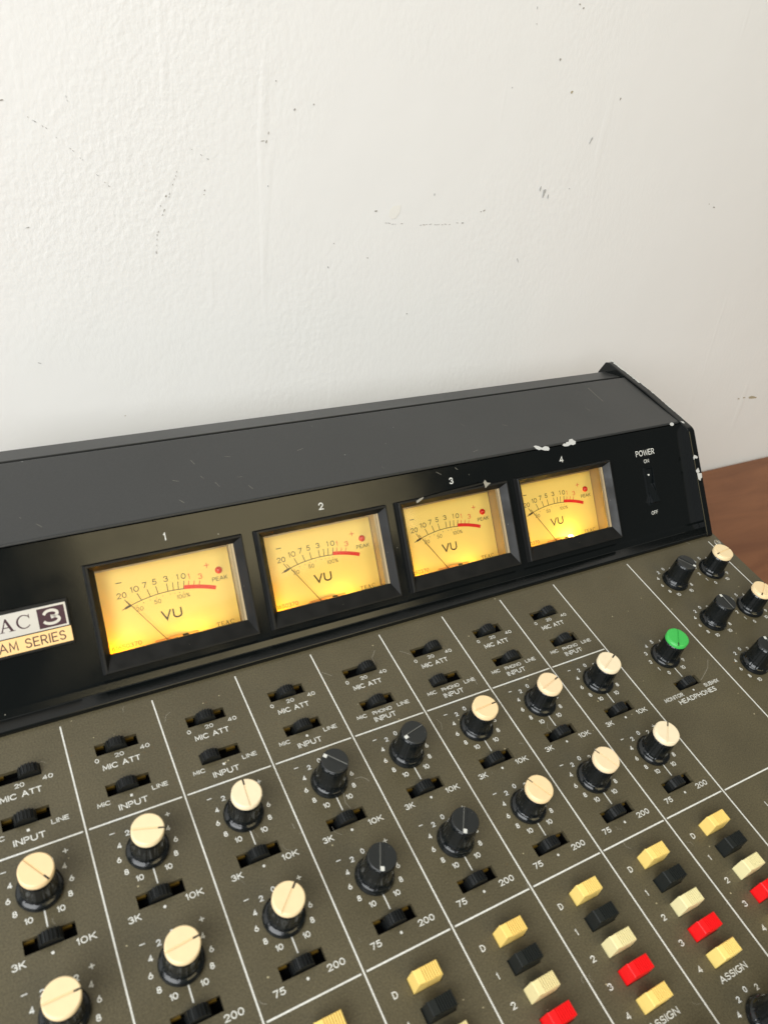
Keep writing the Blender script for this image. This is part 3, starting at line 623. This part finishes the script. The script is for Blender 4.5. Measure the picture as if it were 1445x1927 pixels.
b = MB(); b.box(-.42, .42, 3.6, 5.90, 15.6, 16.6); notch_me = b.mesh('pointer_notch', 'notch')
b = MB(); b.box(-.74, .74, 3.75, 5.35, 16.6, 17.02); dot_me = b.mesh('pointer_mark', 'print')
M['glint'] = mat('groove_glint', (0.16, 0.16, 0.145), 0.4)
b = MB(); b.box(.74, .96, -5.2, 5.3, 16.75, 17.03); glint_me = b.mesh('groove_highlight', 'glint')  # highlight along the groove edge, painted as a thin paler strip
def knob(u, w, ang, kind):
    k = part('knob', black_body if kind == 'black' else beige_body, (u, w, 0), (0, 0, -R_(ang)))
    if kind == 'black': link('cap', cap_black, k); link('pointer_mark', dot_me, k); link('groove_highlight', glint_me, k)
    else: link('cap', cap_me[kind], k); link('pointer_notch', notch_me, k)
    if kind == 'green': k['label'] = 'green capped headphone knob'
    return k
HI = (146, 107, 4, -41, -102, 87, 75, 65); LO = (89, 85, 46, -153, -146, -27, -26, 45)
KH = ('beige', 'beige', 'ivory_cap', 'black', 'black', 'beige', 'ivory_cap', 'ivory_cap'); KL = ('beige', 'beige', 'beige', 'black', 'black', 'beige', 'ivory_cap', 'ivory_cap')
for k in range(8):
    knob(cu(k + 1), -63.8, HI[k], KH[k]); knob(cu(k + 1), -106.45, LO[k], KL[k]); knob(cu(k + 1), -211.6, 20 - 7 * k, 'black')
knob(29.4, -64.0, -139, 'green')
for w, a, e in ((-21.8, 148, -95), (-53.8, 4, -124), (-85.8, 20, -110)): knob(78.1, w, a, 'black'); knob(110.1, w, e, 'beige')

# ---- slide switches
def well(hw):
    b = MB(); rect_frame(b, (-hw - .3, hw + .3, -2.9, 2.9), (-hw - .3, hw + .3, -2.9, 2.9), -2.02, -6.0); b.poly([(-hw - .3, -2.9, -6), (hw + .3, -2.9, -6), (hw + .3, 2.9, -6), (-hw - .3, 2.9, -6)])
    return b.mesh('slide_switch', 'well')
well_me = well(8.6)
b = MB(); b.box(-8.3, -4.9, 1.9, 2.7, -3.6, -2.05); b.box(3.6, 7.4, 1.9, 2.7, -3.6, -2.05); brass_me = b.mesh('contact_strip', 'brass')
b = MB()
pr = [(-4.1, -1.5), (-4.1, 0.5)]
nr_ = 6
prof = []
for i in range(nr_ * 4 + 1):                       # arched top with ribs
    x = -3.9 + 7.8 * i / (nr_ * 4); z = 3.7 - 2.6 * (abs(x) / 4.1) ** 2.6
    prof.append((x, z + (0.25 if (i % 4) in (1, 2) else -0.4)))
pts = [(-4.1, -4.5)] + [(-4.1, 0.6)] + prof + [(4.1, 0.6), (4.1, -4.5)]
nP = len(pts)
b.add([(x, -1.95, z) for x, z in pts] + [(x, 1.95, z) for x, z in pts], [list(range(nP)), [i + nP for i in range(nP)][::-1]] + [(i, i + nP, (i + 1) % nP + nP, (i + 1) % nP) for i in range(nP)])
slider_me = b.mesh('slider', 'slider')
def slide(u, w, off):
    s = part('slide_switch', well_me, (u, w, 0)); link('contact_strip', brass_me, s); link('slider', slider_me, s, (off, -.1, 0)); return s
OFFS = ((4.2, -.3, -.3, -.2, 3.8, 3.7, -.3, 2.4), (-.3, -.4, -4.3, 0, -.2, -4.2, 2.2, -.4), (.2, -.4, -.4, -.4, -.6, -.8, .5, -.4), (0, .3, 0, -.1, -.5, -.7, -.8, -1.2))
for r in range(4):
    for k in range(8): slide(cu(k + 1) + .05, SW_W[r], OFFS[r][k])
slide(29.4, -81.85, -.2)

# ---- push buttons
def button(material):
    H = 8.0; prof = [(-5.5, -3), (-5.2, H - .2), (-5.0, H)]
    for i in range(7):
        x = -2.3 + .94 * i; prof += [(x, H), (x + .04, H - .8), (x + .36, H - .8), (x + .40, H)]
    prof += [(4.2, H), (4.6, H - .4), (5.7, -3)]; n = len(prof); b = MB()
    def yy(z): return 2.75 - .15 * (z + 3) / 11 - (.25 if z > H - .1 else 0)
    b.add([(x, -yy(z), z) for x, z in prof] + [(x, yy(z), z) for x, z in prof], [list(range(n)), [i + n for i in range(n)][::-1]] + [(i, i + n, (i + 1) % n + n, (i + 1) % n) for i in range(n)])
    return b.mesh('push_button', material)
M['blackbutton'] = mat('black_button', (0.010, 0.012, 0.011), 0.48, spec=0.35)
BT = {k: button('blackbutton' if k == 'black' else k) for k in ('yellow', 'black', 'ivory', 'red')}
def push(u, w, kind):
    part('push_button', BT[kind], (u + rnd.uniform(-.12, .12), w, rnd.uniform(-.25, .15)), (0, R_(rnd.uniform(-1.2, 1.2)), R_(rnd.uniform(-.8, .8))))
for k in range(8):
    for i, c in enumerate(('yellow', 'black', 'ivory', 'red', 'yellow')): push(cu(k + 1), -146.3 - 10.4 * i, c)
push(28.5, -148.8, 'black')

# ---- wear: chipped paint, scratches, a corner screw
def chips(name, pix, n, off, material='chip', lift=0.06):
    pts = [px_plane(x, y, n, off) for x, y in pix]; c = sum(pts) / len(pts); nn = np.array(n, float)
    b = MB(); b.poly([tuple(p - c + nn * lift) for p in pts]); part(name, b.mesh(name, material), c)
z3 = lambda L: [(925 + x * 520 / 1445, 660 + y * 440 / 1223) for x, y in L]
TOPN, TOPO = (0, 0.0255, 0.99967), 0.0255 * 61.2 + 0.99967 * 50.7
chips('paint_chip', z3([(218, 500), (228, 496), (245, 500), (262, 508), (278, 499), (296, 503), (302, 514), (297, 523), (275, 522), (258, 517), (248, 520), (232, 514)]), TOPN, TOPO)
chips('paint_chip', z3([(368, 494), (376, 486), (386, 486), (390, 478), (400, 478), (404, 465), (420, 461), (426, 468), (438, 474), (437, 488), (424, 494), (412, 491), (400, 499), (380, 501)]), TOPN, TOPO)
chips('paint_chip', z3([(932, 378), (940, 375), (949, 379), (951, 388), (944, 394), (934, 392), (929, 385)]), TOPN, TOPO)
for x, y in ((334, 825), (367, 822), (382, 820.5), (398, 818.5)): chips('paint_chip', [(x - 4, y + .8), (x, y - 1.4), (x + 4, y - 1.2), (x + 3.4, y + 1.2), (x - 2, y + 1.8)], TOPN, 48.2, lift=0.3)
# bare rim of the right cheek
b = MB(); L = []
w = 137.0
while w > 60:
    L.append(w); w -= rnd.uniform(0.8, 2.4)
def ctop(w): return 51.4 - (w - 95) * (1.5 / 38.5) if w >= 95 else 51.1 + (w - 54.6) * (0.3 / 40.4)
for a, c in zip(L[:-1], L[1:]):
    wa = 1.7 + rnd.uniform(-.6, .5) if a > 107 else (0.35 + rnd.uniform(-.3, .5))
    if wa < .25: continue
    b.poly([(0, a, ctop(min(a, 133.5)) + .06), (-wa, a, ctop(min(a, 133.5)) + .06), (-wa * rnd.uniform(.6, 1.1), c, ctop(min(c, 133.5)) + .06), (0, c, ctop(min(c, 133.5)) + .06)])
    b.poly([(.03, a, ctop(min(a, 133.5)) + .06), (.03, c, ctop(min(c, 133.5)) + .06), (.03, c, ctop(min(c, 133.5)) - wa * .8), (.03, a, ctop(min(a, 133.5)) - wa * .8)])
part('bare_rim', b.mesh('bare_rim', 'chip'), (136.1, 0, 0))
CN = np.array([0, -49.3, 48.4]); CN = CN / np.linalg.norm(CN); CO = float(CN[1] * 2.6 + CN[2] * 1.6)
for L in ([(1055, 545), (1066, 548), (1076, 556), (1072, 564), (1060, 562), (1056, 572), (1052, 560)], [(1066, 625), (1078, 612), (1082, 622), (1086, 634), (1076, 640), (1068, 636)], [(1072, 640), (1096, 640), (1098, 664), (1092, 668), (1090, 680), (1080, 674), (1076, 660)],
          [(984, 368), (1000, 370), (1008, 380), (996, 378)]):
    chips('paint_chip', z3(L), CN, CO + .05)
def scratch(name, pix, n, off, wd=0.16, material='scratch'):
    pts = [px_plane(x, y, n, off + .05) for x, y in pix]; b = MB()
    for p, q in zip(pts[:-1], pts[1:]):
        d = q - p; s = np.cross(n, d); s = s / (np.linalg.norm(s) + 1e-9) * wd / 2
        b.poly([tuple(p + s), tuple(p - s), tuple(q - s), tuple(q + s)])
    part(name, b.mesh(name, material))
PN = (0, 0, 1)
for L in ([(751, 1225), (765, 1229), (772, 1232)], [(705, 1224), (700, 1238), (706, 1250)], [(884, 1272), (893, 1280), (898, 1288)], [(667, 1465), (680, 1462), (690, 1466), (695, 1470)], [(1331, 1241), (1331, 1256), (1325, 1268), (1318, 1280)], [(648, 1470), (646, 1490), (650, 1510), (660, 1522)],
          [(550, 1550), (555, 1560)], [(605, 1265), (625, 1272)], [(1290, 1020), (1298, 1024)]):
    scratch('scratch', L, PN, 0.0)
for L in ([(1106, 730), (1118, 741), (1134, 755)], [(820, 888), (830, 893)], [(856, 880), (861, 884)], [(0, 857), (36, 858), (62, 852)]): scratch('scratch', L, TOPN, TOPO if L[0][1] < 850 or L[0][0] > 100 else 46.0, .2)
for i in range(26):                       # fine handling scratches, dust fibres
    x, y = rnd.uniform(60, 1400), rnd.uniform(1330, 1900); a = rnd.uniform(0, 6.28); l = rnd.uniform(4, 16)
    if y < 1400 - x * .27: continue
    scratch('scratch', [(x, y), (x + l * math.cos(a), y + l * math.sin(a)), (x + l * 1.7 * math.cos(a + .35), y + l * 1.7 * math.sin(a + .35))], PN, 0.0, rnd.uniform(.06, .13))
for i in range(16):
    x = rnd.uniform(20, 1180); t = rnd.uniform(.25, .9); y = (876 - .139 * x) * (1 - t) + (1030 - .183 * x) * t; a = rnd.uniform(-.8, .8); l = rnd.uniform(3, 14)
    scratch('scratch', [(x, y), (x + l * math.cos(a), y + l * math.sin(a))], TOPN, TOPO, rnd.uniform(.07, .16))
# broken upper rim of meter 3, glints on the broken plastic painted as pale pieces
FO3 = FOFF + 3.5
for L in ([(783, 943), (790, 938), (797, 935), (795, 939), (789, 944), (784, 947)], [(909, 908), (912, 903), (916, 908), (923, 909), (917, 914), (913, 919), (911, 912)], [(800, 936), (830, 927), (870, 917), (908, 908), (908, 911), (870, 921), (830, 931), (801, 940)]):
    chips('broken_rim', L, FN, FO3, 'bezel' if len(L) == 8 else 'scratch', .1)
mb = MB(); mb.lathe([(2.6, 0), (2.6, .5), (1.5, .55), (1.4, .2), (0.05, .2)], 24, None, False); part('corner_screw', mb.mesh('corner_screw', 'steel'), (134.6, -4.2, 0.02))
